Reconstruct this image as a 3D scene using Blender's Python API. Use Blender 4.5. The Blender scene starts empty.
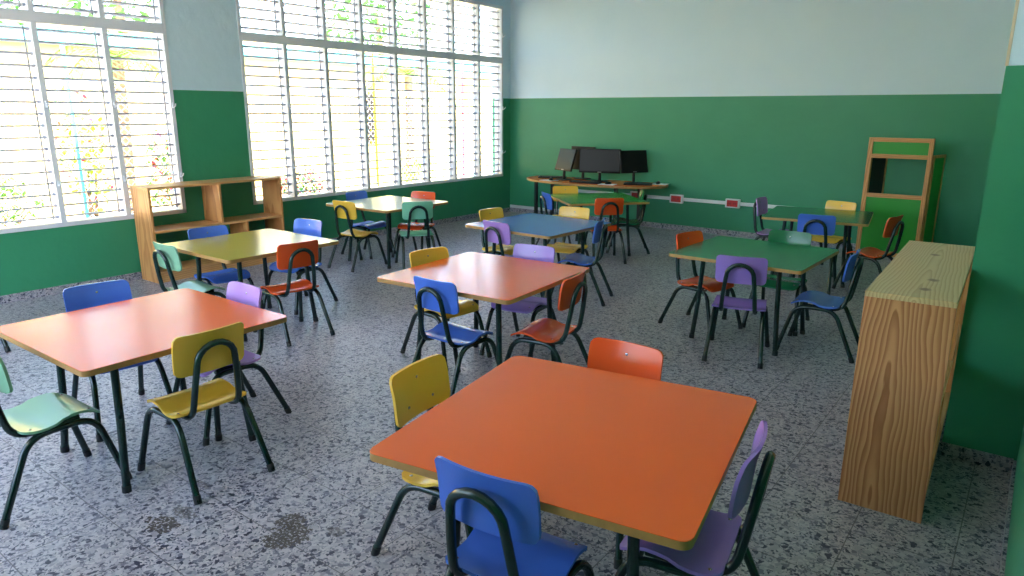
import bpy, bmesh, math, random
from mathutils import Vector, Matrix, Euler
R = math.radians
rnd = random.Random(7)
S = bpy.context.scene
COL = S.collection

# ------------------------------------------------------------------ camera, sky, sun, exposure
F_PX, PITCH, ROLL, YAW = 695.75, R(14.276), R(0.18), R(37.05)
CAM = Vector((6.898, -9.077, 1.6))
fw = Vector((-math.sin(YAW)*math.cos(PITCH), math.cos(YAW)*math.cos(PITCH), -math.sin(PITCH)))
r0 = Vector((math.cos(YAW), math.sin(YAW), 0)); u0 = r0.cross(fw)
rt = math.cos(ROLL)*r0 + math.sin(ROLL)*u0
up = -math.sin(ROLL)*r0 + math.cos(ROLL)*u0
cd = bpy.data.cameras.new('camera'); cam = bpy.data.objects.new('camera', cd); COL.objects.link(cam)
cd.sensor_width = 36; cd.lens = F_PX/1024*36; cd.clip_start = 0.02; cd.clip_end = 200
M = Matrix.Identity(4)
for i in range(3):
    M[i][0], M[i][1], M[i][2], M[i][3] = rt[i], up[i], -fw[i], CAM[i]
cam.matrix_world = M
S.camera = cam

S.view_settings.view_transform = 'Standard'
S.view_settings.look = 'None'
S.view_settings.gamma = 1
S.view_settings.use_curve_mapping = False
S.view_settings.exposure = 2.3
S.cycles.use_denoising = True
S.cycles.max_bounces = 8
S.cycles.diffuse_bounces = 5
S.cycles.glossy_bounces = 4
S.cycles.sample_clamp_indirect = 8
S.cycles.caustics_reflective = False
S.cycles.caustics_refractive = False

W = bpy.data.worlds.new('world'); S.world = W; W.use_nodes = True
wn = W.node_tree
sky = wn.nodes.new('ShaderNodeTexSky'); sky.sky_type = 'NISHITA'; sky.sun_disc = False
sky.sun_elevation = R(52); sky.sun_rotation = R(100); sky.air_density = 1.0; sky.dust_density = 3.0
bg = wn.nodes['Background']; bg.inputs['Strength'].default_value = 0.56
wn.links.new(sky.outputs['Color'], bg.inputs['Color'])

sd = bpy.data.lights.new('sun', 'SUN'); sun = bpy.data.objects.new('sun', sd); COL.objects.link(sun)
sd.energy = 4.2; sd.angle = R(0.53); sd.color = (1.0, 0.97, 0.92)
sun.rotation_euler = Vector((-0.62, 0.25, -1.0)).to_track_quat('-Z', 'Y').to_euler()   # travels from behind the building into the yard

def portal(y0, y1, z0, z1):
    ld = bpy.data.lights.new('window_daylight', 'AREA'); ld.shape = 'RECTANGLE'
    ld.size = y1-y0; ld.size_y = z1-z0
    o = bpy.data.objects.new('window_daylight', ld); COL.objects.link(o)
    o.location = (-0.26, (y0+y1)/2, (z0+z1)/2)
    o.rotation_euler = (Matrix(((0, 0, -1), (1, 0, 0), (0, -1, 0)))).to_euler()
    ld.cycles.is_portal = True
    return o
portal(-4.70, -0.20, 0.6, 3.14)
portal(-9.95, -5.44, 0.6, 3.14)
fp = portal(0.5, 4.42, 0.6, 3.14); fp.location = (2.46, -10.86, 1.87); fp.rotation_euler = (R(90), 0, 0); fp.rotation_euler = (R(90), 0, R(180))  # portal of the opening added behind the camera for fill light

# ------------------------------------------------------------------ materials
def lin(c):
    return tuple((v/255/12.92 if v/255 <= 0.04045 else ((v/255+0.055)/1.055)**2.4) for v in c) + (1,)
def new_mat(name):
    m = bpy.data.materials.new(name); m.use_nodes = True
    nt = m.node_tree
    return m, nt, nt.nodes['Principled BSDF']
def mat(name, c, rough=0.5, spec=0.5, metal=0, var=0.06, scale=6, bump=0.0, bscale=60):
    m, nt, b = new_mat(name)
    b.inputs['Roughness'].default_value = rough; b.inputs['Specular IOR Level'].default_value = spec
    b.inputs['Metallic'].default_value = metal
    tc = nt.nodes.new('ShaderNodeTexCoord'); n = nt.nodes.new('ShaderNodeTexNoise')
    n.inputs['Scale'].default_value = scale; n.inputs['Detail'].default_value = 4
    nt.links.new(tc.outputs['Object'], n.inputs['Vector'])
    mx = nt.nodes.new('ShaderNodeMix'); mx.data_type = 'RGBA'
    l = lin(c); mx.inputs['A'].default_value = tuple(v*(1-var) for v in l[:3])+(1,)
    mx.inputs['B'].default_value = tuple(min(1, v*(1+var)) for v in l[:3])+(1,)
    nt.links.new(n.outputs['Fac'], mx.inputs['Factor']); nt.links.new(mx.outputs['Result'], b.inputs['Base Color'])
    if bump:
        n2 = nt.nodes.new('ShaderNodeTexNoise'); n2.inputs['Scale'].default_value = bscale
        n2.inputs['Detail'].default_value = 3
        nt.links.new(tc.outputs['Object'], n2.inputs['Vector'])
        bp = nt.nodes.new('ShaderNodeBump'); bp.inputs['Strength'].default_value = bump; bp.inputs['Distance'].default_value = 0.01
        nt.links.new(n2.outputs['Fac'], bp.inputs['Height']); nt.links.new(bp.outputs['Normal'], b.inputs['Normal'])
    return m
ZSPLIT = 1.79
def wall_paint():
    m, nt, b = new_mat('two_tone_wall_paint')
    g = nt.nodes.new('ShaderNodeNewGeometry'); sp = nt.nodes.new('ShaderNodeSeparateXYZ')
    nt.links.new(g.outputs['Position'], sp.inputs['Vector'])
    gt = nt.nodes.new('ShaderNodeMath'); gt.operation = 'GREATER_THAN'; gt.inputs[1].default_value = ZSPLIT
    nt.links.new(sp.outputs['Z'], gt.inputs[0])
    n = nt.nodes.new('ShaderNodeTexNoise'); n.inputs['Scale'].default_value = 2.2; n.inputs['Detail'].default_value = 6
    nt.links.new(g.outputs['Position'], n.inputs['Vector'])
    def duo(a, bb):
        mx = nt.nodes.new('ShaderNodeMix'); mx.data_type = 'RGBA'
        mx.inputs['A'].default_value = lin(a); mx.inputs['B'].default_value = lin(bb)
        nt.links.new(n.outputs['Fac'], mx.inputs['Factor']); return mx
    lo = duo((50, 134, 96), (62, 148, 108)); hi = duo((192, 218, 230), (202, 225, 236))
    mx = nt.nodes.new('ShaderNodeMix'); mx.data_type = 'RGBA'
    nt.links.new(gt.outputs[0], mx.inputs['Factor'])
    nt.links.new(lo.outputs['Result'], mx.inputs['A']); nt.links.new(hi.outputs['Result'], mx.inputs['B'])
    nt.links.new(mx.outputs['Result'], b.inputs['Base Color'])
    b.inputs['Roughness'].default_value = 0.42; b.inputs['Specular IOR Level'].default_value = 0.35
    n2 = nt.nodes.new('ShaderNodeTexNoise'); n2.inputs['Scale'].default_value = 9; n2.inputs['Detail'].default_value = 5
    nt.links.new(g.outputs['Position'], n2.inputs['Vector'])
    bp = nt.nodes.new('ShaderNodeBump'); bp.inputs['Strength'].default_value = 0.25; bp.inputs['Distance'].default_value = 0.02
    nt.links.new(n2.outputs['Fac'], bp.inputs['Height']); nt.links.new(bp.outputs['Normal'], b.inputs['Normal'])
    return m
def terrazzo(name, floor=True):
    m, nt, b = new_mat(name)
    L = nt.links.new
    g = nt.nodes.new('ShaderNodeNewGeometry')
    wn_ = nt.nodes.new('ShaderNodeTexNoise'); wn_.inputs['Scale'].default_value = 55; wn_.inputs['Detail'].default_value = 2
    L(g.outputs['Position'], wn_.inputs['Vector'])
    va = nt.nodes.new('ShaderNodeVectorMath'); va.operation = 'MULTIPLY_ADD'
    va.inputs[1].default_value = (0.02, 0.02, 0.02)
    L(wn_.outputs['Color'], va.inputs[0]); L(g.outputs['Position'], va.inputs[2])
    def chips(sc, stops):
        v = nt.nodes.new('ShaderNodeTexVoronoi'); v.inputs['Scale'].default_value = sc
        L(va.outputs[0], v.inputs['Vector'])
        s = nt.nodes.new('ShaderNodeSeparateColor'); L(v.outputs['Color'], s.inputs['Color'])
        r = nt.nodes.new('ShaderNodeValToRGB'); r.color_ramp.interpolation = 'CONSTANT'
        e = r.color_ramp.elements
        e[0].position = 0; e[0].color = lin(stops[0][1]); e[1].position = stops[1][0]; e[1].color = lin(stops[1][1])
        for p_, c_ in stops[2:]:
            q = e.new(p_); q.color = lin(c_)
        L(s.outputs['Red'], r.inputs['Fac']); return r, s
    a, sa = chips(62, [(0, (50, 54, 76)), (0.14, (104, 106, 122)), (0.28, (156, 155, 165)), (0.62, (174, 172, 181)), (0.86, (140, 139, 151))])
    c, sc_ = chips(130, [(0, (64, 68, 88)), (0.17, (116, 117, 132)), (0.36, (162, 160, 170)), (0.7, (180, 177, 184))])
    mx = nt.nodes.new('ShaderNodeMix'); mx.data_type = 'RGBA'
    gt = nt.nodes.new('ShaderNodeMath'); gt.operation = 'GREATER_THAN'; gt.inputs[1].default_value = 0.45
    L(sa.outputs['Green'], gt.inputs[0]); L(gt.outputs[0], mx.inputs['Factor'])
    L(a.outputs['Color'], mx.inputs['A']); L(c.outputs['Color'], mx.inputs['B'])
    out = mx
    sp = nt.nodes.new('ShaderNodeSeparateXYZ'); L(g.outputs['Position'], sp.inputs['Vector'])
    def math_(op, x, y=None, z=None):
        n = nt.nodes.new('ShaderNodeMath'); n.operation = op
        for i, v in enumerate((x, y, z)):
            if v is None: continue
            if isinstance(v, (int, float)): n.inputs[i].default_value = v
            else: L(v, n.inputs[i])
        return n.outputs[0]
    def mixc(fac, A, colr):
        n = nt.nodes.new('ShaderNodeMix'); n.data_type = 'RGBA'
        L(fac, n.inputs['Factor']); L(A.outputs['Result'], n.inputs['A']); n.inputs['B'].default_value = lin(colr); return n
    if floor:
        T = 0.345
        fx = math_('ABSOLUTE', math_('SUBTRACT', math_('FRACT', math_('DIVIDE', math_('SUBTRACT', sp.outputs['X'], 4.78-20*T), T)), 0.5))
        fy = math_('ABSOLUTE', math_('SUBTRACT', math_('FRACT', math_('DIVIDE', math_('SUBTRACT', sp.outputs['Y'], -7.725-20*T), T)), 0.5))
        ln = math_('GREATER_THAN', math_('MAXIMUM', fx, fy), 0.5-0.0062)
        out = mixc(math_('MULTIPLY', ln, 0.85), out, (84, 84, 90))
        # worn dirty patches in the terrazzo
        nz = nt.nodes.new('ShaderNodeTexNoise'); nz.inputs['Scale'].default_value = 22; nz.inputs['Detail'].default_value = 6; nz.inputs['Roughness'].default_value = 0.7
        L(g.outputs['Position'], nz.inputs['Vector'])
        fine = nt.nodes.new('ShaderNodeTexNoise'); fine.inputs['Scale'].default_value = 95; L(g.outputs['Position'], fine.inputs['Vector'])
        for (px, py, rx, ry, k) in ((4.77, -7.70, .085, .10, 1), (4.70, -7.63, .05, .07, 1), (4.31, -7.955, .085, .05, 1), (4.30, -7.86, .07, .035, .7), (4.15, -7.70, .06, .02, .6), (4.9, -7.57, .04, .03, .6)):
            dx = math_('DIVIDE', math_('SUBTRACT', sp.outputs['X'], px), rx)
            dy = math_('DIVIDE', math_('SUBTRACT', sp.outputs['Y'], py), ry)
            d = math_('ADD', math_('MULTIPLY', dx, dx), math_('MULTIPLY', dy, dy))
            d = math_('ADD', d, math_('MULTIPLY_ADD', nz.outputs['Fac'], 4.6, -2.3))
            f = math_('MULTIPLY', math_('LESS_THAN', d, 0.9), math_('GREATER_THAN', fine.outputs['Fac'], 0.43))
            out = mixc(math_('MULTIPLY', f, k*0.9), out, (54, 45, 33))
    L(out.outputs['Result'], b.inputs['Base Color'])
    b.inputs['Roughness'].default_value = 0.38; b.inputs['Specular IOR Level'].default_value = 0.45
    return m
def pine(name, axis, light, dark, cen=(0.155, -0.06), freq=70, taper=0.05, wob=0.02, knots=False, mid=0.5):
    """rings of a tapering log cut by the board: axis = grain direction, cen = log centre on the two other axes"""
    m, nt, b = new_mat(name); L = nt.links.new
    tc = nt.nodes.new('ShaderNodeTexCoord'); sp = nt.nodes.new('ShaderNodeSeparateXYZ'); L(tc.outputs['Object'], sp.inputs['Vector'])
    def M_(op, *a):
        n = nt.nodes.new('ShaderNodeMath'); n.operation = op
        for i, v in enumerate(a):
            if isinstance(v, (int, float)): n.inputs[i].default_value = v
            else: L(v, n.inputs[i])
        return n.outputs[0]
    mp = nt.nodes.new('ShaderNodeMapping'); sc = [1, 1, 1]; sc[axis] = 0.22; mp.inputs['Scale'].default_value = sc
    mp.inputs['Location'].default_value = (cen[0]*3, cen[1]*5, freq*.01)
    L(tc.outputs['Object'], mp.inputs['Vector'])
    def noise(scale, det):
        n = nt.nodes.new('ShaderNodeTexNoise'); n.inputs['Scale'].default_value = scale; n.inputs['Detail'].default_value = det
        L(mp.outputs['Vector'], n.inputs['Vector']); return n.outputs['Fac']
    o = [k for k in range(3) if k != axis]
    ax = [sp.outputs['XYZ'[k]] for k in range(3)]
    du = M_('SUBTRACT', ax[o[0]], cen[0]); dv = M_('SUBTRACT', ax[o[1]], cen[1])
    r = M_('SQRT', M_('ADD', M_('MULTIPLY', du, du), M_('MULTIPLY', dv, dv)))
    r = M_('ADD', r, M_('MULTIPLY', ax[axis], taper))
    r = M_('ADD', r, M_('MULTIPLY', M_('SUBTRACT', noise(9, 2), 0.5), wob*4))
    r = M_('ADD', r, M_('MULTIPLY', M_('SUBTRACT', noise(40, 2), 0.5), wob*.35))
    fr = M_('FRACT', M_('MULTIPLY', M_('ADD', r, 3.0), freq))
    rp = nt.nodes.new('ShaderNodeValToRGB'); e = rp.color_ramp.elements
    e[0].position = 0.0; e[0].color = lin(light); e[1].position = 1.0; e[1].color = lin(light)
    for p_, t in ((mid*.6, .1), (mid, .45), (.9, 1.0)):
        q = e.new(p_); q.color = lin(tuple(a*(1-t)+d*t for a, d in zip(light, dark)))
    L(fr, rp.inputs['Fac'])
    f = nt.nodes.new('ShaderNodeTexNoise'); f.inputs['Scale'].default_value = 3.5; f.inputs['Detail'].default_value = 5
    L(mp.outputs['Vector'], f.inputs['Vector'])
    mx = nt.nodes.new('ShaderNodeMix'); mx.data_type = 'RGBA'
    mx.inputs['B'].default_value = lin(tuple(a*.55+d*.45 for a, d in zip(light, dark)))
    L(M_('MULTIPLY', f.outputs['Fac'], 0.75), mx.inputs['Factor']); L(rp.outputs['Color'], mx.inputs['A'])
    last = mx.outputs['Result']
    if isinstance(knots, list):
        mask = None
        for ka, kb in knots:
            d = M_('SQRT', M_('ADD', M_('POWER', M_('SUBTRACT', ax[o[0]], ka), 2.0), M_('POWER', M_('MULTIPLY', M_('SUBTRACT', ax[axis], kb), .8), 2.0)))
            d = M_('ADD', d, M_('MULTIPLY', M_('SUBTRACT', noise(60, 2), 0.5), .02))
            k_ = M_('SUBTRACT', 1.0, M_('MULTIPLY', d, 38.0))
            mask = k_ if mask is None else M_('MAXIMUM', mask, k_)
        cl = M_('MINIMUM', M_('MAXIMUM', M_('MULTIPLY', mask, 1.6), 0.0), 0.85)
        kx = nt.nodes.new('ShaderNodeMix'); kx.data_type = 'RGBA'; kx.inputs['B'].default_value = lin((112, 78, 58))
        L(cl, kx.inputs['Factor']); L(last, kx.inputs['A']); last = kx.outputs['Result']
    elif knots:
        vo = nt.nodes.new('ShaderNodeTexVoronoi'); vo.inputs['Scale'].default_value = 3.1
        mk = nt.nodes.new('ShaderNodeMapping'); s2 = [1, 1, 1]; s2[axis] = 0.62; mk.inputs['Scale'].default_value = s2; mk.inputs['Location'].default_value = (.41, .19, .3)
        L(tc.outputs['Object'], mk.inputs['Vector']); L(mk.outputs['Vector'], vo.inputs['Vector'])
        kr = nt.nodes.new('ShaderNodeValToRGB'); kr.color_ramp.elements[0].position = 0.03; kr.color_ramp.elements[0].color = (1, 1, 1, 1)
        kr.color_ramp.elements[1].position = 0.085; kr.color_ramp.elements[1].color = (0, 0, 0, 1)
        L(vo.outputs['Distance'], kr.inputs['Fac'])
        kx = nt.nodes.new('ShaderNodeMix'); kx.data_type = 'RGBA'; kx.inputs['B'].default_value = lin(tuple(v*.6 for v in dark))
        L(kr.outputs['Color'], kx.inputs['Factor']); L(last, kx.inputs['A']); last = kx.outputs['Result']
    L(last, b.inputs['Base Color'])
    b.inputs['Roughness'].default_value = 0.42; b.inputs['Specular IOR Level'].default_value = 0.4
    return m

M_wall = wall_paint()
M_floor = terrazzo('terrazzo_floor'); M_base = terrazzo('terrazzo_skirting', False)
M_ceil = mat('ceiling_white', (226, 230, 228), 0.8)
M_alu = mat('white_window_paint', (214, 218, 224), 0.42, var=0.03)
M_slat = mat('white_louvre_paint', (186, 187, 200), 0.35, var=0.03)
M_beige = mat('beige_corner', (196, 186, 160), 0.6)
M_tube = mat('dark_green_tube_enamel', (10, 42, 36), 0.22, 0.55, var=0.15)
M_rubber = mat('black_rubber', (20, 22, 22), 0.6)
M_ply = mat('plywood_edge', (168, 124, 66), 0.55, var=0.25, scale=40)
M_plydark = mat('dark_plywood_edge', (78, 56, 40), 0.5, var=0.3, scale=60)
M_steel = mat('steel_rivet', (200, 200, 200), 0.25, metal=1)
M_black = mat('black_plastic', (14, 14, 16), 0.5, 0.3)
M_blackm = mat('black_steel', (20, 20, 22), 0.4)
M_screen = mat('dark_glass_screen', (6, 6, 8), 0.3, 0.2)
M_white = mat('white_plastic', (224, 226, 226), 0.4)
M_red = mat('red_plastic', (186, 34, 30), 0.35)
M_grey = mat('grey_plastic', (150, 152, 156), 0.4)
LAM = dict(
    orange=(232, 102, 42), orange_chair=(228, 86, 36), yellow=(238, 190, 70), yellow_table=(186, 164, 66), blue=(72, 112, 208), purple=(150, 120, 198),
    lilac=(172, 132, 204), green=(136, 184, 150), mint=(130, 202, 172), darkgreen=(22, 112, 66), tablegreen=(20, 122, 76), brightgreen=(52, 160, 66),
    bluetable=(66, 106, 192), pale=(188, 212, 190))
LM = {k: mat('laminate_'+k, v, 0.2, 0.4, var=0.03, scale=3, bump=0.03, bscale=180) for k, v in LAM.items()}

# ------------------------------------------------------------------ mesh helpers
def link(name, me, m, parent=None):
    o = bpy.data.objects.new(name, me); COL.objects.link(o)
    if m is not None:
        for x in (m if isinstance(m, (list, tuple)) else [m]): me.materials.append(x)
    if parent: o.parent = parent
    return o
def obj(name, bm, m, parent=None, smooth=True, angle=35):
    bmesh.ops.recalc_face_normals(bm, faces=bm.faces[:])
    me = bpy.data.meshes.new(name); bm.to_mesh(me); bm.free()
    if smooth:
        for p in me.polygons: p.use_smooth = True
        me.set_sharp_from_angle(angle=R(angle))
    return link(name, me, m, parent)
def tag(o, label=None, cat=None, group=None, kind=None):
    for k, v in (('label', label), ('category', cat), ('group', group), ('kind', kind)):
        if v: o[k] = v
    return o
def empty(name, loc=(0, 0, 0), rz=0, label=None, cat=None, group=None, kind=None):
    o = bpy.data.objects.new(name, None); COL.objects.link(o); o.empty_display_size = 0.1
    o.location = loc; o.rotation_euler = (0, 0, rz); return tag(o, label, cat, group, kind)
def box(bm, x0, x1, y0, y1, z0, z1, bev=0.0, mi=0, mtx=None):
    vs = [bm.verts.new((x, y, z)) for x in (x0, x1) for y in (y0, y1) for z in (z0, z1)]
    if mtx is not None:
        for v in vs: v.co = mtx @ v.co
    fs = [bm.faces.new([vs[i] for i in q]) for q in ((0, 1, 3, 2), (4, 6, 7, 5), (0, 4, 5, 1), (2, 3, 7, 6), (0, 2, 6, 4), (1, 5, 7, 3))]
    for f in fs: f.material_index = mi
    if bev > 0:
        es = set(e for f in fs for e in f.edges)
        bmesh.ops.bevel(bm, geom=list(es), offset=bev, segments=2, affect='EDGES', profile=0.5)
def B(*a, **k):
    bm = bmesh.new(); box(bm, *a, **k); return bm
def smooth_path(pts, n=6):
    P = [Vector(p) for p in pts]; out = []
    for i in range(len(P)-1):
        a, b, c, d = P[max(i-1, 0)], P[i], P[i+1], P[min(i+2, len(P)-1)]
        for k in range(n):
            t = k/n
            out.append(0.5*((2*b)+(c-a)*t+(2*a-5*b+4*c-d)*t*t+(3*b-a-3*c+d)*t**3))
    out.append(P[-1]); return out
def fillet_path(pts, r, n=6):
    P = [Vector(p) for p in pts]; out = [P[0]]
    for i in range(1, len(P)-1):
        a, b, c = P[i-1], P[i], P[i+1]
        rr = r[i-1] if isinstance(r, (list, tuple)) else r
        d1, d2 = (a-b), (c-b)
        k = min(rr, d1.length*.49, d2.length*.49)
        s, e = b+d1.normalized()*k, b+d2.normalized()*k
        for j in range(n+1):
            t = j/n; out.append((1-t)**2*s+2*t*(1-t)*b+t*t*e)
    out.append(P[-1]); return out
def tube(bm, path, r, seg=10, caps=True, mi=0):
    P = [Vector(p) for p in path]; T = []
    for i in range(len(P)):
        T.append((P[min(i+1, len(P)-1)]-P[max(i-1, 0)]).normalized())
    n = T[0].orthogonal().normalized(); rings = []
    for i, p in enumerate(P):
        if i:
            n = (n - T[i]*n.dot(T[i]))
            n = n.normalized() if n.length > 1e-6 else T[i].orthogonal().normalized()
        b = T[i].cross(n)
        rad = r[i] if isinstance(r, (list, tuple)) else r
        rings.append([bm.verts.new(p+rad*(math.cos(2*math.pi*k/seg)*n+math.sin(2*math.pi*k/seg)*b)) for k in range(seg)])
    for i in range(len(rings)-1):
        for k in range(seg):
            f = bm.faces.new((rings[i][k], rings[i][(k+1) % seg], rings[i+1][(k+1) % seg], rings[i+1][k])); f.material_index = mi
    if caps:
        for q in (rings[0][::-1], rings[-1]):
            f = bm.faces.new(q); f.material_index = mi
def rrect(hw, hh, r, n=6):
    out = []
    for cx, cy, a0 in ((hw-r, hh-r, 0), (-hw+r, hh-r, 90), (-hw+r, -hh+r, 180), (hw-r, -hh+r, 270)):
        for k in range(n+1):
            a = R(a0+90*k/n); out.append((cx+r*math.cos(a), cy+r*math.sin(a)))
    return out
def prism(bm, outline, z0, z1, mt=0, ms=0, mb=0, mtx=None):
    lo = [bm.verts.new((x, y, z0)) for x, y in outline]; hi = [bm.verts.new((x, y, z1)) for x, y in outline]
    if mtx is not None:
        for v in lo+hi: v.co = mtx @ v.co
    f = bm.faces.new(hi); f.material_index = mt
    f = bm.faces.new(lo[::-1]); f.material_index = mb
    n = len(outline)
    for i in range(n):
        f = bm.faces.new((lo[i], lo[(i+1) % n], hi[(i+1) % n], hi[i])); f.material_index = ms
def curved_panel(hw, hh, r, th, fn, nu=10, nv=12):
    """rounded plywood panel, two laminate faces (slot 0) and an edge band (slot 1); fn maps (u, v, w) to a point"""
    vs = []
    for i in range(nv+1):
        t = -math.cos(math.pi*i/nv); vs.append(t*hh)
    def half(v):
        d = abs(v)-(hh-r)
        return hw if d <= 0 else hw-r+math.sqrt(max(r*r-d*d, 0))
    bm = bmesh.new(); g = {}
    for s in (0, 1):
        for i, v in enumerate(vs):
            for j in range(nu+1):
                u = -1+2*j/nu; g[s, i, j] = bm.verts.new(fn(u*half(v), v, th*(s-0.5)))
    for s in (0, 1):
        for i in range(nv):
            for j in range(nu):
                q = [g[s, i, j], g[s, i, j+1], g[s, i+1, j+1], g[s, i+1, j]]
                bm.faces.new(q if s else q[::-1]).material_index = 0
    ring = [(0, j) for j in range(nu)]+[(i, nu) for i in range(nv)]+[(nv, j) for j in range(nu, 0, -1)]+[(i, 0) for i in range(nv, 0, -1)]
    for k in range(len(ring)):
        a, b = ring[k], ring[(k+1) % len(ring)]
        bm.faces.new((g[(0,)+a], g[(0,)+b], g[(1,)+b], g[(1,)+a])).material_index = 1
    return bm
def dome(bm, c, n, r):
    q = Vector(n).to_track_quat('Z', 'Y').to_matrix().to_4x4(); q.translation = Vector(c)
    bmesh.ops.create_uvsphere(bm, u_segments=8, v_segments=5, radius=r, matrix=q @ Matrix.Diagonal((1, 1, 0.5, 1)))
def struct(name, bm, m, parent=None, smooth=False):
    o = obj(name, bm, m, parent, smooth)
    if not parent: o['kind'] = 'structure'
    return o

# ------------------------------------------------------------------ room shell
XR, ZC, YF = 7.0, 3.35, -10.6
W1 = (-9.93, -5.45); W2 = (-4.68, -0.20); ZS, ZT = 0.59, 3.13
struct('floor', B(-0.2, XR+0.2, YF-0.2, 0.2, -0.1, 0), M_floor)
struct('ceiling', B(-1.5, XR+0.2, YF-1.2, 0.5, ZC, ZC+0.15), M_ceil)  # runs past the walls as an unseen overhang, lengthened to shade the louvres
bm = bmesh.new()
box(bm, -0.2, 0, YF, 0, 0, ZS); box(bm, -0.2, 0, YF, 0, ZT, ZC)
for a, b in ((YF, W1[0]), (W1[1], W2[0]), (W2[1], 0)): box(bm, -0.2, 0, a, b, ZS, ZT)
struct('wall_left', bm, M_wall)
struct('wall_back', B(-0.2, XR+0.2, 0, 0.2, 0, ZC), M_wall)
bm = bmesh.new(); box(bm, XR, XR+0.2, YF, 0, 0, ZC)
struct('wall_right', bm, M_wall)
bm = bmesh.new()
W3 = (0.5, 4.42)  # unseen opening, added to let fill light in from the front
box(bm, -0.2, XR+0.2, YF-0.2, YF, 0, ZS); box(bm, -0.2, XR+0.2, YF-0.2, YF, ZT, ZC)
box(bm, -0.2, W3[0], YF-0.2, YF, ZS, ZT); box(bm, W3[1], XR+0.2, YF-0.2, YF, ZS, ZT)
struct('wall_front', bm, M_wall)
struct('pillar', B(6.706, XR, -5.387, -4.95, 0, ZC), M_wall)
ZB = 0.066
bm = bmesh.new(); box(bm, 0, 0.012, YF, 0, 0, ZB); struct('baseboard_left', bm, M_base)
struct('baseboard_back', B(0.012, XR, -0.012, 0, 0, ZB), M_base)
bm = bmesh.new(); box(bm, XR-0.012, XR, YF, -5.4, 0, ZB); struct('baseboard_right', bm, M_base)
struct('baseboard_pillar', B(6.694, XR-0.012, -5.399, -5.387, 0, ZB), M_base)
struct('trim_1', B(6.702, 6.714, -5.391, -5.38, ZSPLIT, ZC), M_beige)

# louvred windows
def louvre_mesh(w, z0, z1, n):
    bm = bmesh.new(); d = (z1-z0)/n
    for i in range(n):
        z = z0+d*(i+.5)
        mt = Matrix.Translation((-0.075, 0, z)) @ Matrix.Rotation(R(-9), 4, 'Y')
        prof = [(-0.043, -0.004), (-0.02, 0.001), (0.02, 0.001), (0.043, -0.004)]
        for s in (0,):
            a = [[bm.verts.new(mt @ Vector((x, y, zz+dz))) for x, zz in prof] for y in (-w/2, w/2) for dz in (0, 0.0025)]
            lo0, hi0, lo1, hi1 = a
            for k in range(3):
                bm.faces.new((lo0[k], lo0[k+1], lo1[k+1], lo1[k])); bm.faces.new((hi0[k], hi1[k], hi1[k+1], hi0[k+1]))
                bm.faces.new((lo0[k], hi0[k], hi0[k+1], lo0[k+1])); bm.faces.new((lo1[k], lo1[k+1], hi1[k+1], hi1[k]))
            for k in (0, 3): bm.faces.new((lo0[k], lo1[k], hi1[k], hi0[k]))
        box(bm, 0.040, 0.044, -w/2, w/2, -0.0145, 0.0015, mtx=mt)   # rolled inner lip
        for y in (-w/2, w/2-0.012): box(bm, -0.09, -0.055, y, y+0.012, z-0.014, z+0.012)
    # vertical linkage bar
    box(bm, -0.040, -0.034, w/2-0.05, w/2-0.036, z0+0.02, z1-0.02)
    return bm
ZTR0, ZTR1 = 2.305, 2.395
def window(name, y0, y1, n):
    r = empty(name, (0, y0, 0), kind='structure')
    L_ = y1-y0; p = L_/n
    bm = bmesh.new()
    box(bm, -0.13, 0.012, 0, L_, ZS-0.002, ZS+0.035); box(bm, -0.13, 0.012, 0, L_, ZT-0.04, ZT+0.002)
    box(bm, -0.13, 0.012, 0, 0.035, ZS, ZT); box(bm, -0.13, 0.012, L_-0.035, L_, ZS, ZT)
    obj('window_frame', bm, M_alu, r, False)
    obj('transom', B(-0.125, 0.014, 0.03, L_-0.03, ZTR0, ZTR1, bev=0.004), M_alu, r, False)
    for i in range(1, n):
        bm = bmesh.new(); box(bm, -0.12, 0.004, p*i-0.022, p*i+0.022, ZS+0.03, ZTR0); box(bm, -0.12, 0.004, p*i-0.022, p*i+0.022, ZTR1, ZT-0.03)
        obj('mullion', bm, M_alu, r, False)
    lo = louvre_mesh(p-0.05, ZS+0.035, ZTR0, 17); hi = louvre_mesh(p-0.05, ZTR1, ZT-0.04, 7)
    me = []
    for q in (lo, hi):
        m_ = bpy.data.meshes.new('louvre'); bmesh.ops.recalc_face_normals(q, faces=q.faces[:]); q.to_mesh(m_); q.free(); m_.materials.append(M_slat); me.append(m_)
    hb = bmesh.new(); box(hb, 0.0, 0.016, -0.008, 0.008, -0.035, 0.02, bev=0.003); tube(hb, [(0.012, 0, -0.03), (0.05, 0, -0.012), (0.058, 0, 0.01)], 0.006, 6)
    hm = bpy.data.meshes.new('louvre_handle'); hb.to_mesh(hm); hb.free(); hm.materials.append(M_alu)
    for i in range(n):
        for k, m_ in enumerate(me):
            o = bpy.data.objects.new('louvre', m_); COL.objects.link(o); o.parent = r; o.location = (0, p*(i+.5), 0)
        for z in (0.98, 1.65, 2.72):
            o = bpy.data.objects.new('louvre_handle', hm); COL.objects.link(o); o.parent = r; o.location = (0.004 if i < n-1 else 0.012, p*(i+1)-(0 if i < n-1 else 0.018), z)
    return r
window('window_1', W1[0], W1[1], 8)
window('window_2', W2[0], W2[1], 8)
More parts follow.
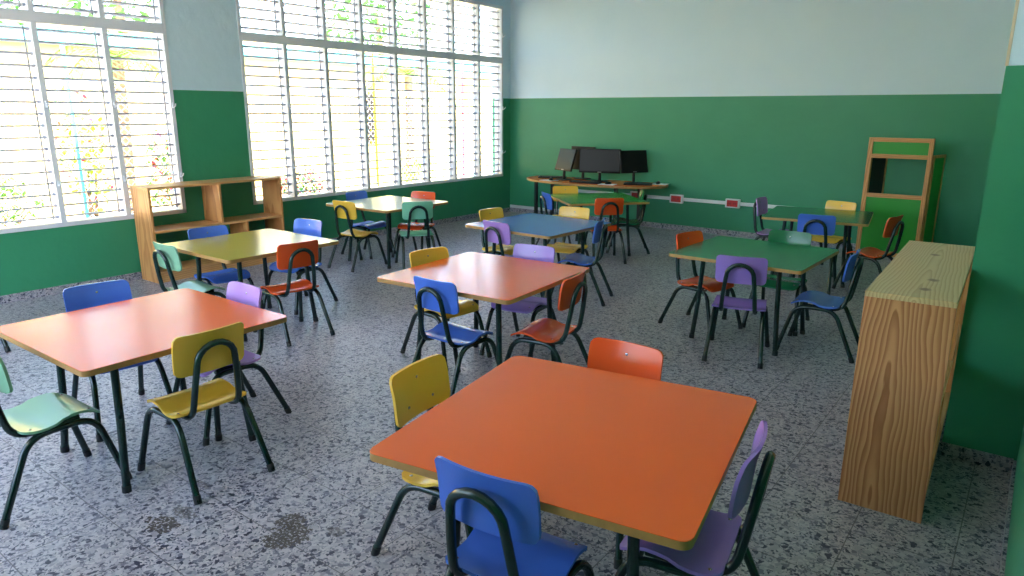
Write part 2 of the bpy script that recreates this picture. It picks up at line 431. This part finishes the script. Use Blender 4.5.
# unseen window added behind the camera for fill light: frame and mullions only
w3 = empty('added_fill_window', (0, 0, 0), kind='structure')
bm = bmesh.new()
for a, b_, c, d in ((W3[0], W3[1], ZS, ZS+.035), (W3[0], W3[1], ZT-.04, ZT), (W3[0], W3[0]+.035, ZS, ZT), (W3[1]-.035, W3[1], ZS, ZT)): box(bm, a, b_, YF-.13, YF+.012, c, d)
obj('window_frame', bm, M_alu, w3, False)
for i in range(1, 7):
    x = W3[0]+.56*i; obj('mullion', B(x-.022, x+.022, YF-.12, YF+.004, ZS+.03, ZT-.03), M_alu, w3, False)

# ------------------------------------------------------------------ square tables
TS = 0.925; TH = 0.635
def table_parts(root, col):
    o = obj('tabletop', tabletop_bm(), [LM[col], M_ply], root, True, 30)
    fr = bmesh.new()
    a = 0.27
    for x0, y0, x1, y1 in ((-a, -a, a, -a), (a, -a, a, a), (a, a, -a, a), (-a, a, -a, -a)):
        tube(fr, [(x0, y0, TH-0.038), (x1, y1, TH-0.038)], 0.0125, 8)
    obj('apron_frame', fr, M_tube, root)
    for sx in (-1, 1):
        for sy in (-1, 1):
            bm = bmesh.new()
            tube(bm, [(sx*a, sy*a, TH-0.03), (sx*(a+.012), sy*(a+.012), .3), (sx*(a+.035), sy*(a+.035), 0.012)], 0.0165, 12)
            l = obj('leg', bm, M_tube, root)
            bm = bmesh.new(); tube(bm, [(sx*(a+.0345), sy*(a+.0345), 0.03), (sx*(a+.036), sy*(a+.036), 0.0)], 0.019, 12)
            obj('foot_cap', bm, M_rubber, l)
def tabletop_bm():
    bm = bmesh.new()
    prism(bm, rrect(TS/2, TS/2, 0.03), TH-0.025, TH, 0, 1, 1)
    es = [e for e in bm.edges if all(abs(v.co.z-TH) < 1e-6 for v in e.verts)]
    bmesh.ops.bevel(bm, geom=es, offset=0.002, segments=1, affect='EDGES')
    return bm
TABLES = {
    'T1': (5.819, -7.286, 9.3, 'orange', 'large-looking orange table at the front, closest to the camera'),
    'T2': (3.587, -7.600, 0.7, 'orange', 'orange table just in front of the yellow table'),
    'T3': (4.213, -5.787, 4.0, 'orange', 'orange table in the middle, between the blue table and the front orange one'),
    'T4': (2.150, -6.100, -0.5, 'yellow_table', 'yellow table standing by the low pine bookcase under the windows'),
    'T5': (1.20, -3.80, 0.5, 'pale', 'glossy pale green table beside the louvred window, mirroring it'),
    'T6': (3.348, -3.975, -2.4, 'bluetable', 'blue table standing behind the middle orange table'),
    'T7': (2.785, -1.991, -40.8, 'brightgreen', 'bright green table set askew in front of the computer desk'),
    'T8': (5.318, -4.060, -1.6, 'tablegreen', 'dark green table nearer the tall pine cabinet, orange and purple chairs around it'),
    'T9': (5.189, -1.775, 7.8, 'tablegreen', 'dark green table before the wooden puppet screen at the back wall')}
SIZE = dict(T1=.95, T2=.93, T3=.955, T4=.93, T5=.94, T6=.94, T7=.925, T8=.912, T9=.915)
for k, (x, y, a, c, lab) in TABLES.items():
    x, y = 6.898+.985*(x-6.898), -9.077+.985*(y+9.077)
    t = empty('square_table', (x, y, 0), R(a), lab, 'table', 'square classroom tables')
    t.scale = (SIZE[k]/TS, SIZE[k]/TS, 1)
    table_parts(t, c)

# ------------------------------------------------------------------ chairs
def chair_meshes():
    P = {}
    def seat_fn(u, v, w):      # v runs rear (-) to front (+)
        y = 0.034+v
        t = (v+0.150)/0.300
        z = 0.342-0.012*math.sin(math.pi*min(t/0.5, 1))*(1 if t < .5 else 0)+0.012*math.sin(math.pi*max(0, (t-0.4)/0.6))-0.022*max(0, (t-0.72)/0.28)**1.6
        z += 0.006*(abs(u)/0.17)**2
        return Vector((u*(1.0-0.09*t), y, z+w))
    P['seat'] = curved_panel(0.170, 0.150, 0.034, 0.011, seat_fn, 8, 14)
    def back_fn(u, v, w):
        y = -0.150-0.10*v+0.9*u*u+0.15*max(0, v-.02)*-1
        return Vector((u, y+w, 0.603+v))
    P['backrest'] = curved_panel(0.155, 0.090, 0.026, 0.011, back_fn, 12, 10)
    for i, (u, v) in enumerate(((-.14, -.115), (.14, -.115), (-.135, .11), (.135, .11))):
        bm = bmesh.new(); dome(bm, seat_fn(u, v, 0.0055), (0, 0, 1), 0.0065); P['seat_rivet', i] = bm
    for i, (u, v) in enumerate(((0, .045), (-.07, -.045), (.07, -.045))):
        bm = bmesh.new(); dome(bm, back_fn(u, v, 0.0055), (0, 1, 0), 0.0065); P['back_rivet', i] = bm
    bm = bmesh.new()
    arc = []
    for k in range(11):
        a = math.pi*k/10; arc.append((0.083*math.cos(a), -0.178-0.012*math.sin(a), 0.566+0.078*math.sin(a)))
    side = lambda s: fillet_path([(s*.103, 0.11, .318), (s*.105, -.135, .318), (s*.095, -.162, .46), (s*.083, -.178, .566)], [0.07, 0.05], 6)
    tube(bm, side(1)+[Vector(a) for a in arc[1:-1]]+side(-1)[::-1], 0.0138, 10)
    P['back_hoop'] = bm
    for s in (-1, 1):
        full = fillet_path([(s*.186, .235, .008), (s*.152, .150, .319), (s*.150, -.095, .319), (s*.172, -.235, .008)], 0.075, 7)
        h = len(full)//2
        mid = (full[h-1]+full[h])/2 if len(full) % 2 == 0 else full[h]
        for nm, pts in (('f', full[:h]+[mid]), ('r', [mid]+full[h if len(full) % 2 == 0 else h+1:])):
            bm = bmesh.new(); tube(bm, pts, 0.0138, 10); P['leg', s, nm] = bm
            e, d = (pts[0], pts[1]) if nm == 'f' else (pts[-1], pts[-2])
            dr = (d-e).normalized()
            bm = bmesh.new(); tube(bm, [Vector((e.x, e.y, 0))-dr*0.0, e+dr*0.028], 0.0160, 10); P['cap', s, nm] = bm
    return P
CM = {}
for k, b_ in chair_meshes().items():
    bmesh.ops.scale(b_, vec=(1.02, 1.02, 1.02), verts=b_.verts[:])
    me = bpy.data.meshes.new('chair_piece'); bmesh.ops.recalc_face_normals(b_, faces=b_.faces[:]); b_.to_mesh(me); b_.free()
    for p in me.polygons: p.use_smooth = True
    me.set_sharp_from_angle(angle=R(40)); CM[k] = me
for k, me in CM.items():
    if k in ('seat', 'backrest'): continue
    me.materials.append(M_steel if k[0] in ('seat_rivet', 'back_rivet') else M_rubber if k[0] == 'cap' else M_tube)
PLY = {}
def colored(part, col):
    if (part, col) not in PLY:
        me = CM[part].copy(); me.materials.clear(); me.materials.append(LM[col]); me.materials.append(M_plydark); PLY[part, col] = me
    return PLY[part, col]
def put(name, me, parent):
    o = bpy.data.objects.new(name, me); COL.objects.link(o); o.parent = parent; return o
def chair(x, y, head, back, seat, label, group='plywood chairs around the tables'):
    r = empty('school_chair', (x, y, 0), R(head), label, 'chair', group)
    s = put('seat', colored('seat', seat), r); [put('rivet', CM['seat_rivet', i], s) for i in range(4)]
    b = put('backrest', colored('backrest', back), r); [put('rivet', CM['back_rivet', i], b) for i in range(3)]
    put('back_hoop', CM['back_hoop'], r)
    for q in (-1, 1):
        for n in 'fr':
            l = put('leg', CM['leg', q, n], r); put('foot_cap', CM['cap', q, n], l)
    return r
# backrest midpoint on plan, heading, backrest colour, seat colour, what tells it apart
CH = [
    (5.846, -7.804, 5.262, 'blue', 'blue', 'blue chair showing its back, pushed under the front orange table'),
    (5.17, -7.36, -83, 'yellow', 'yellow', 'yellow chair at the front orange table, on the window side'),
    (5.665, -6.680, -178, 'orange_chair', 'orange_chair', 'orange chair on the far side of the front orange table'),
    (6.351, -7.200, 99.2, 'purple', 'purple', 'purple chair at the front orange table, seen edge-on'),
    (4.15, -7.59, 89, 'yellow', 'yellow', 'yellow chair with its back to the camera at the orange table before the yellow table'),
    (2.93, -7.53, -96, 'blue', 'blue', 'blue chair on the window side of the orange table before the yellow table'),
    (3.58, -7.06, 178, 'lilac', 'lilac', 'lilac chair between the yellow table and the orange table before it'),
    (3.615, -8.25, 2, 'green', 'green', 'pale green chair cut by the picture edge, its green seat facing an orange table'),
    (4.28, -6.33, -1, 'blue', 'blue', 'blue chair with its back to the camera at the middle orange table'),
    (3.664, -5.729, -98, 'yellow', 'yellow', 'yellow chair on the window side of the middle orange table'),
    (4.15, -5.18, -173, 'purple', 'purple', 'purple chair between the middle orange table and the blue table'),
    (4.84, -5.76, 99, 'orange_chair', 'orange_chair', 'orange chair at the corner of the middle orange table, turned sideways'),
    (2.05, -6.71, -1, 'green', 'green', 'pale green chair at the yellow table, its back toward the left orange table'),
    (1.632, -6.148, -94, 'blue', 'blue', 'blue chair between the yellow table and the low bookcase'),
    (1.940, -5.409, -172, 'blue', 'blue', 'blue chair at the yellow table on the side facing the pale window table'),
    (2.74, -6.10, 83, 'orange_chair', 'orange_chair', 'orange chair with its back to the camera at the yellow table'),
    (1.16, -4.38, 3, 'yellow', 'yellow', 'yellow chair with its back to the camera at the pale window table'),
    (0.60, -3.73, -87, 'blue', 'blue', 'blue chair between the pale window table and the green window wall'),
    (1.217, -3.258, -167, 'orange_chair', 'orange_chair', 'orange chair on the far side of the pale window table'),
    (1.787, -3.931, 54, 'mint', 'mint', 'mint green chair with its back to the camera at the pale window table'),
    (2.731, -3.898, -95, 'yellow', 'yellow', 'yellow chair at the blue table, on its window side'),
    (3.259, -4.488, -9, 'lilac', 'lilac', 'lilac chair with its back to the camera at the blue table'),
    (3.307, -3.311, -172, 'yellow', 'yellow', 'yellow chair at the blue table, on the side facing the bright green table'),
    (3.91, -3.86, 108, 'blue', 'blue', 'blue chair seen from the side at the blue table'),
    (2.36, -2.42, -38, 'blue', 'blue', 'blue chair at the bright green table, seen edge-on under the computer desk end'),
    (2.158, -1.697, -136, 'yellow', 'yellow', 'glossy yellow chair between the bright green table and the computer desk'),
    (3.20, -2.43, 45, 'orange_chair', 'orange_chair', 'orange chair with its back to the camera at the bright green table'),
    (3.167, -1.598, 122, 'darkgreen', 'darkgreen', 'dark green chair at the bright green table, beside the red wall socket under the desk'),
    (4.785, -4.001, -104, 'orange_chair', 'orange_chair', 'glossy orange chair at the dark green table nearer the pine cabinet'),
    (5.422, -4.645, 14, 'purple', 'purple', 'purple chair with its back to the camera at a dark green table'),
    (5.39, -3.461, -177.15, 'darkgreen', 'darkgreen', 'dark green chair between the two dark green tables'),
    (5.967, -4.033, 92.58, 'blue', 'blue', 'blue chair seen from the side, next to the tall pine cabinet'),
    (4.495, -1.390, -91, 'lilac', 'lilac', 'lilac chair against the raceway at the dark green back table'),
    (5.31, -2.35, 8, 'blue', 'blue', 'blue chair with its back to the camera at the dark green back table'),
    (5.264, -1.199, 166, 'yellow', 'yellow', 'yellow chair on the wall side of the dark green back table'),
    (5.897, -2.010, 78, 'orange_chair', 'orange_chair', 'orange chair in front of the puppet screen'),
]
for (mx_, my_, hd, bc, sc, lab) in CH:
    n = Vector((-math.sin(R(hd)), math.cos(R(hd)), 0))
    k = 0.984; q = Vector((6.898+k*(mx_-6.898), -9.077+k*(my_+9.077), 0))
    c = q + n*0.147
    chair(c.x, c.y, hd, bc, sc, lab)
chair(1.22, -7.742, 90, 'green', 'green', 'chair mostly outside the picture, one dark leg showing by the left orange table')

# ------------------------------------------------------------------ pine bookcases (open front and back, offset dividers)
M_pineZ = pine('pine_upright_grain', 2, (218, 166, 106), (170, 106, 56), (.17, .2), 45, .04, .012, True)
M_pineY = pine('pine_board_grain', 1, (222, 176, 118), (184, 126, 72), (.15, .42), 50, .04, .012)
M_endZ = pine('pine_end_cathedral_grain', 2, (220, 164, 114), (150, 86, 48), (.12, -.03), 62, .045, .016, False, .5)
M_topY = pine('pale_pine_top_grain', 1, (212, 192, 146), (168, 138, 92), (.17, .90), 75, .03, .010, [(.19, .16), (.20, .36), (.155, .98)], .6)
def bookcase(name, x, y0, L_, H, D, label, mend, mtop, up_div, lo_div):
    r = empty(name, (x, y0, 0), 0, label, 'bookcase', 'pine bookcases')
    t = 0.022
    obj('side_panel', B(0, D, 0, t, 0, H-t, bev=.0015), mend, r, False)
    obj('side_panel', B(0, D, L_-t, L_, 0, H-t, bev=.0015), M_pineZ, r, False)
    obj('top_board', B(0, D, -0.001, L_+0.001, H-t, H, bev=.002), mtop, r, False)
    obj('middle_shelf', B(0.002, D-.002, t, L_-t, 0.475, 0.475+t), M_pineY, r, False)
    obj('bottom_shelf', B(0.002, D-.002, t, L_-t, 0.085, 0.085+t), M_pineY, r, False)
    obj('plinth', B(D-.04, D-.02, t, L_-t, 0.0, 0.085), M_pineY, r, False)
    obj('divider', B(0.004, D-.004, up_div, up_div+t, 0.475+t, H-t), M_pineZ, r, False)
    obj('divider', B(0.004, D-.004, lo_div, lo_div+t, 0.085+t, 0.475), M_pineZ, r, False)
    return r
bookcase('low_bookcase', 0.045, -5.985, 1.42, 0.905, 0.33, 'open two-tier pine bookcase standing under the louvred windows', M_pineZ, M_pineY, 0.70, 0.97)
b2 = bookcase('tall_pine_cabinet', 6.410, -6.125, 1.36, 0.92, 0.31, 'pine cabinet with bold grain standing beside the green pillar', M_endZ, M_topY, 0.66, 0.40)
b2['category'] = 'cabinet'; b2.rotation_euler.z = R(1.7)

# ------------------------------------------------------------------ puppet screen against the back wall
M_pineS = pine('pine_strip_grain', 2, (222, 168, 106), (184, 120, 66), (.1, .1), 60, .05, .01, True)
M_pineX = pine('pine_rail_grain', 0, (220, 166, 104), (186, 122, 68), (.1, .9), 60, .05, .01)
M_gboard = mat('green_board', (40, 150, 40), 0.45)
M_dboard = mat('dark_purple_board', (44, 26, 34), 0.5)
ps = empty('puppet_screen', (5.31, -0.42, 0), 0, 'pine-framed green puppet theatre screen with an open window, at the back wall', 'puppet theatre')
for x in (0.0, 0.585): obj('post', B(x, x+.045, -.0175, .0175, 0, 1.33, bev=.003), M_pineS, ps, False)
for z in (0.03, 0.68, 1.11, 1.285): obj('rail', B(.045, .585, -.015, .015, z, z+.045, bev=.002), M_pineX, ps, False)
obj('lower_panel', B(.04, .59, -.006, .006, .07, .69), M_gboard, ps, False)
obj('header_panel', B(.04, .59, -.006, .006, 1.15, 1.29), M_gboard, ps, False)
def wing(x, ang, h, m_p, w, lbl):
    g = Matrix.Translation((x, 0.018, 0)) @ Matrix.Rotation(ang, 4, 'Z')
    fr = bmesh.new()
    for a in (0, w-.03): box(fr, a, a+.03, -.011, .011, 0.0, h, mtx=g)
    for z in (0.03, h-.03): box(fr, .03, w-.03, -.010, .010, z, z+.03, mtx=g)
    f = obj('side_wing', fr, M_pineS, ps, False)
    pb = bmesh.new(); box(pb, .025, w-.025, -.005, .005, .05, h-.01, mtx=g)
    o = obj('wing_panel', pb, m_p, f, False); o['label'] = lbl
wing(0.635, R(76), 1.155, M_gboard, 0.31, 'green wing board')
wing(0.03, R(72), 1.155, M_dboard, 0.36, 'dark inner wing board')

# ------------------------------------------------------------------ computer desk and what stands on it
DZ = 0.63
desk = empty('computer_desk', (1.76, -0.04, 0), 0, 'half-oval orange computer desk against the green back wall', 'desk')
out = []
for k in range(41):
    a = math.pi+math.pi*k/40
    ca, sa = math.cos(a), math.sin(a)
    out.append((1.12*math.copysign(abs(ca)**0.85, ca), -0.24-0.58*abs(sa)**0.9))
out += [(1.08, -0.12), (0.96, -0.02), (0.80, 0.0), (0.12, 0.0)]
for k in range(9):
    a = math.pi*k/8; out.append((-0.10+0.20*math.cos(a), -0.02-0.25*math.sin(a)))
out += [(-0.32, 0.0), (-0.80, 0.0), (-0.98, -0.03), (-1.09, -0.12)]
M_desk = mat('orange_brown_desk_laminate', (222, 118, 54), 0.25, var=0.12, scale=8)
bm = bmesh.new(); prism(bm, out, DZ-.028, DZ, 0, 1, 1)
obj('desk_top', bm, [M_desk, M_ply], desk, False)
for x, y in ((-.98, -.33), (.66, -.14), (-.85, -.08), (.55, -.62)):
    obj('leg', B(x-.022, x+.022, y-.022, y+.022, 0, DZ-.028, bev=.003), M_blackm, desk, False)
bm = bmesh.new(); box(bm, -.9, .7, -.38, -.35, DZ-.07, DZ-.03)
obj('under_frame', bm, M_blackm, desk, False)

def monitor(x, y, rz, w, h, label, zb=0.09, tilt=-4):
    r = empty('monitor', (x, y, DZ), R(rz), label, 'monitor', 'monitors on the computer desk')   # screen faces local -Y
    bm = bmesh.new(); prism(bm, rrect(.12, .085, .05), 0, .010); obj('stand_base', bm, M_black, r, True, 30)
    bm = bmesh.new(); tube(bm, [(0, 0.01, 0.008), (0, .02, zb+.08)], [0.022, 0.016], 8); obj('stand_neck', bm, M_black, r)
    g = Matrix.Translation((0, 0, zb)) @ Matrix.Rotation(R(tilt), 4, 'X')
    bm = bmesh.new(); box(bm, -w/2, w/2, -.022, .004, 0, h, bev=.005, mtx=g); box(bm, -w*.36, w*.36, .004, .028, h*.15, h*.85, bev=.012, mtx=g)
    s = obj('housing', bm, M_black, r, True, 30)
    bm = bmesh.new(); box(bm, -w/2+.014, w/2-.014, -.0235, -.0215, .026, h-.014, mtx=g); obj('screen', bm, M_screen, s, False)
    bm = bmesh.new(); box(bm, -.028, .028, -.0240, -.0218, .006, .018, mtx=g); obj('badge', bm, M_grey, s, False)
    return r
monitor(1.87, -.36, 20, .59, .335, 'wide black monitor facing the room, middle of the computer desk', 0.12, -3)
monitor(2.36, -.25, 58, .42, .31, 'black monitor turned aside at the right of the wide one', 0.14, -14)
monitor(1.33, -.47, -24, .42, .32, 'monitor turned toward the windows with a pale reflection on its screen', 0.13, -17)
monitor(1.47, -.17, -8, .44, .34, 'black monitor standing behind the pale-reflecting one', 0.13, -3)
def keyboard(x, y, rz, w, label):
    r = empty('keyboard', (x, y, DZ), R(rz), label, 'keyboard', 'keyboards on the computer desk')
    obj('case', B(-w/2, w/2, -.07, .07, 0, .018, bev=.004), M_black, r, False)
    bm = bmesh.new()
    for i in range(5):
        for j in range(14):
            box(bm, -w/2+.012+j*(w-.024)/14, -w/2+.012+(j+.86)*(w-.024)/14, -.058+i*.023, -.058+i*.023+.019, .018, .023)
    obj('keys', bm, M_blackm, r, False)
keyboard(1.82, -.66, 4, .44, 'black keyboard in front of the wide monitor')
keyboard(2.52, -.44, 24, .38, 'black keyboard before the right turned monitor')
keyboard(1.03, -.30, 24, .42, 'black keyboard at the rounded window end of the desk')
def mouse(x, y, rz, label):
    r = empty('computer_mouse', (x, y, DZ+.004), R(rz), label, 'mouse', 'computer mice on the desk')
    bm = bmesh.new(); bmesh.ops.create_uvsphere(bm, u_segments=14, v_segments=8, radius=1, matrix=Matrix.Translation((0, 0, .012)) @ Matrix.Diagonal((.03, .052, .024, 1)))
    for v in bm.verts: v.co.z = max(v.co.z, 0)
    obj('shell', bm, M_black, r)
    bm = bmesh.new(); box(bm, -.012, .012, .012, .045, .018, .035, bev=.004); obj('wheel_cover', bm, M_red, r)
def mousepad(x, y, rz, label):
    o = obj('mouse_pad', B(-.11, .11, -.085, .085, 0, .004), M_white, None, False); o.location = (x, y, DZ); o.rotation_euler = (0, 0, R(rz))
    tag(o, label, 'mouse pad', 'mouse pads on the desk')
mousepad(2.17, -.66, 10, 'white mouse pad between the two front keyboards'); mouse(2.18, -.65, -30, 'black mouse with red top on the pad between the keyboards')
mousepad(1.22, -.68, -8, 'white mouse pad at the window end of the desk'); mouse(1.25, -.67, 40, 'black mouse with red top on the pad at the window end')
mousepad(2.71, -.16, 8, 'pale mouse pad at the pointed right end of the desk'); mouse(2.69, -.17, 10, 'black mouse with red top at the right end of the desk')
o = obj('paper_sheet', B(-.10, .10, -.07, .07, 0, .003), M_white, None, False); o.location = (.82, -.19, DZ); o.rotation_euler = (0, 0, R(30)); tag(o, 'small white sheet of paper behind the keyboard at the window end of the desk', 'paper')

# raceways and sockets on the back wall
rw = obj('wall_raceway', B(1.05, 4.75, -.022, 0, .405, .45, bev=.004), M_white, None, False); tag(rw, 'white plastic cable raceway running along the green back wall', 'raceway')
rw2 = obj('skirting_raceway', B(.012, 1.15, -.02, 0, .068, .115, bev=.004), M_white, None, False); tag(rw2, 'low white raceway on top of the skirting in the room corner', 'raceway')
for x, lab in ((2.30, 'red socket box under the computer desk'), (2.91, 'red socket box on the raceway just right of the desk'), (3.70, 'red socket box on the raceway nearest the lilac chair')):
    r = empty('socket_box', (x, 0, .43), 0, lab, 'socket', 'socket boxes on the raceway')
    obj('box_frame', B(-.095, .095, -.045, 0, -.058, .058, bev=.005), M_white, r, False)
    obj('socket_plate', B(-.072, .072, -.050, -.044, -.042, .042, bev=.002), M_red, r, False)
    bm = bmesh.new()
    for cx in (-.034, .034):
        for dx in (-.009, .009): box(bm, cx+dx-.0025, cx+dx+.0025, -.0515, -.0495, -.012, .012)
    obj('slot', bm, M_rubber, r, False)

# ------------------------------------------------------------------ the sunlit yard beyond the louvres
M_yard = mat('pale_concrete_yard', (214, 206, 190), 0.9, var=0.1, scale=1.5)
M_yellow = mat('yellow_house_paint', (240, 206, 124), 0.8)
M_turq = mat('turquoise_paint', (90, 205, 200), 0.5); M_pinkp = mat('pink_paint', (232, 60, 110), 0.5); M_yelp = mat('yellow_paint', (244, 208, 20), 0.5); M_orp = mat('orange_paint', (240, 150, 50), 0.5)
M_wire = mat('galvanised_wire', (215, 218, 220), 0.4)
M_leaf = mat('leaf_green', (70, 120, 40), 0.5, var=0.3, scale=8); M_leaf2 = mat('leaf_yellow_green', (150, 180, 40), 0.5, var=0.3, scale=8)
M_stem = mat('bark', (110, 86, 60), 0.8); M_fl = mat('red_petals', (214, 40, 66), 0.5, var=0.3, scale=9)
yd = obj('yard_ground', B(-22, 12, -26, 22, -0.22, -0.12), M_yard, None, False); yd['kind'] = 'structure'
hs = empty('yellow_building', (-6.0, -2.0, -.12), 0, 'long yellow building across the yard, seen through the louvres', 'building')
obj('wall', B(-.3, 0, -9, 9, 0, 2.75), M_yellow, hs, False)
obj('roof_edge', B(-.9, .25, -9.2, 9.2, 2.75, 2.95), M_turq, hs, False)
vb = bmesh.new(); box(vb, 0, .02, 4.12, 4.60, .95, 2.2); fv = obj('vent_block', vb, mat('dark_opening', (24, 16, 14), .8), hs, False)
gb = bmesh.new()
for i in range(9):
    for j in range(4):
        if (i+j) % 2 == 0: box(gb, .018, .05, 4.14+j*.117, 4.14+j*.117+.055, .98+i*.137, .98+i*.137+.06, bev=.02)
obj('vent_lattice', gb, M_yelp, fv, False)
FX = -3.0
def post(y, m, label, r=.022, top=2.7, x=FX+.05):
    bm = bmesh.new(); tube(bm, [(0, 0, 0), (0, 0, top)], r, 10); dome(bm, (0, 0, top), (0, 0, 1), r*1.3)
    o = obj('fence_pole', bm, m); o.location = (x, y, -.12); tag(o, label, 'pole', 'painted poles in the yard')
post(-5.22, M_turq, 'slim turquoise pole outside the window left of the bookcase'); post(-.18, M_yelp, 'yellow pole outside the long window'); post(2.25, M_pinkp, 'pink pole outside the long window'); post(3.45, M_orp, 'orange pole outside the last window panel')
fe = bmesh.new()
y0, y1, z0, z1, d = -8.5, 4.5, 0.0, 1.95, .11
for s in (1, -1):
    k = y0-(z1-z0)
    while k < y1+(z1-z0):
        a, b = (k, z0), (k+(z1-z0), z1)
        if s < 0: a, b = (k, z1), (k+(z1-z0), z0)
        t0 = max(0, (y0-a[0])/(b[0]-a[0])); t1 = min(1, (y1-a[0])/(b[0]-a[0]))
        if t1 > t0:
            q = lambda t: (FX-.03+.002*s, a[0]+(b[0]-a[0])*t, a[1]+(b[1]-a[1])*t)
            tube(fe, [q(t0), q(t1)], .003, 4, False)
        k += d
for z in (z0, z1): tube(fe, [(FX-.03, y0, z), (FX-.03, y1, z)], .012, 6)
tag(obj('chain_link_fence', fe, M_wire), 'pale chain-link fence outside the louvred windows', 'fence')
def leaves(bm, c, rx, ry, rz, n, s):
    for _ in range(n):
        v = Vector((rnd.gauss(0, 1), rnd.gauss(0, 1), rnd.gauss(0, 1))).normalized()*(rnd.random()**.4)
        p = Vector(c)+Vector((v.x*rx, v.y*ry, v.z*rz))
        q = Euler((rnd.uniform(-.9, .9), rnd.uniform(-.9, .9), rnd.uniform(0, 6.3))).to_matrix()
        l = s*rnd.uniform(.6, 1.3)
        pts = [(-l, 0, 0), (0, -l*.4, l*.12), (l, 0, -l*.1), (0, l*.4, l*.12)]
        vs = [bm.verts.new(p+q @ Vector(t)) for t in pts]
        bm.faces.new((vs[0], vs[1], vs[2])); bm.faces.new((vs[0], vs[2], vs[3]))
def bush(x, y, rx, ry, h, n, label, m=M_leaf, flowers=0, zc=None, s=.07):
    r = empty('garden_bush', (x, y, -.12), 0, label, 'bush', 'bushes in the yard')
    bm = bmesh.new(); leaves(bm, (0, 0, zc if zc else h*.55), rx, ry, h*.45, n, s); obj('foliage', bm, m, r, False)
    bm = bmesh.new()
    for k in range(5): tube(bm, [(0, .04*k-.08, 0), (rnd.uniform(-.5, .5)*rx, rnd.uniform(-.6, .6)*ry, (zc if zc else h*.5)*.95)], [.02, .008], 6)
    obj('stem', bm, M_stem, r)
    if flowers:
        bm = bmesh.new(); leaves(bm, (0.05, 0, (zc if zc else h*.6)), rx*1.05, ry, h*.45, flowers, s*.8); obj('blossom', bm, M_fl, r, False)
bush(-3.6, -1.45, .3, .6, .7, 260, 'red-flowered bush behind the fence, left part of the long window', M_leaf, 120)
bush(-3.7, -4.85, .3, .35, 1.9, 240, 'tall red-flowered shrub behind the turquoise pole', M_leaf2, 70)
bush(-3.5, -3.75, .3, .4, 1.5, 240, 'red-flowered shrub outside the pane beside the bookcase', M_leaf, 120)
bush(-3.8, 1.7, .3, .6, .75, 260, 'low yellow-green bush between the yellow and pink poles', M_leaf2, 20)
bush(-4.6, -5.6, .3, .5, .8, 200, 'low green bush at the foot of the turquoise pole', M_leaf, 0)
def palm(x, y, h, label, n=13, L_=1.25):
    r = empty('palm_tree', (x, y, -.12), 0, label, 'palm', 'palms in the yard')
    bm = bmesh.new(); tube(bm, smooth_path([(0, 0, 0), (.05, .03, h*.5), (0, .08, h)], 6), .09, 10); obj('trunk', bm, M_stem, r)
    for k in range(n):
        a = 6.283*k/n+rnd.uniform(-.2, .2); e = rnd.uniform(.1, .9)
        bm = bmesh.new(); pts = []
        for j in range(13):
            t = j/12; pts.append(Vector((math.cos(a)*L_*t*math.cos(e*.6), .08+math.sin(a)*L_*t*math.cos(e*.6), h+L_*(math.sin(e)*t-.85*t*t))))
        tube(bm, pts, .012, 5)
        sd_ = Vector((-math.sin(a), math.cos(a), 0))
        for j in range(1, 13):
            for q in (-1, 1):
                b0 = pts[j]; l = .34*math.sin(math.pi*(j/12*.85+.1)); tp = b0+sd_*q*l+(pts[j]-pts[j-1]).normalized()*l*.6+Vector((0, 0, -.3*l))
                w_ = (pts[j]-pts[j-1]).normalized()*.022
                bm.faces.new([bm.verts.new(v) for v in (b0-w_, b0+w_, tp)])
        obj('frond', bm, M_leaf2 if k % 2 else M_leaf, r, False)
palm(-4.75, -3.85, 2.5, 'palm outside the window left of the bookcase')
palm(-4.75, 2.4, 2.5, 'palm outside the long window, beside the pink pole')
def tree(x, y, h, rx, label):
    r = empty('yard_tree', (x, y, -.12), 0, label, 'tree', 'trees beyond the yellow building')
    bm = bmesh.new(); tube(bm, [(0, 0, 0), (.1, .05, h*.6), (0, 0, h*.85)], [.16, .11, .05], 8); obj('trunk', bm, M_stem, r)
    bm = bmesh.new(); leaves(bm, (0, 0, h*.8), rx, rx, h*.3, 900, .14); obj('crown', bm, M_leaf, r, False)
tree(-9.5, -1.5, 5.6, 1.7, 'green tree beyond the yellow building, seen in the top louvres')
tree(-9.0, 5.5, 5.2, 1.8, 'green tree beyond the yellow building at its far end')
tree(-8.5, -4.6, 5.0, 1.2, 'green tree beyond the yellow building above the turquoise pole')
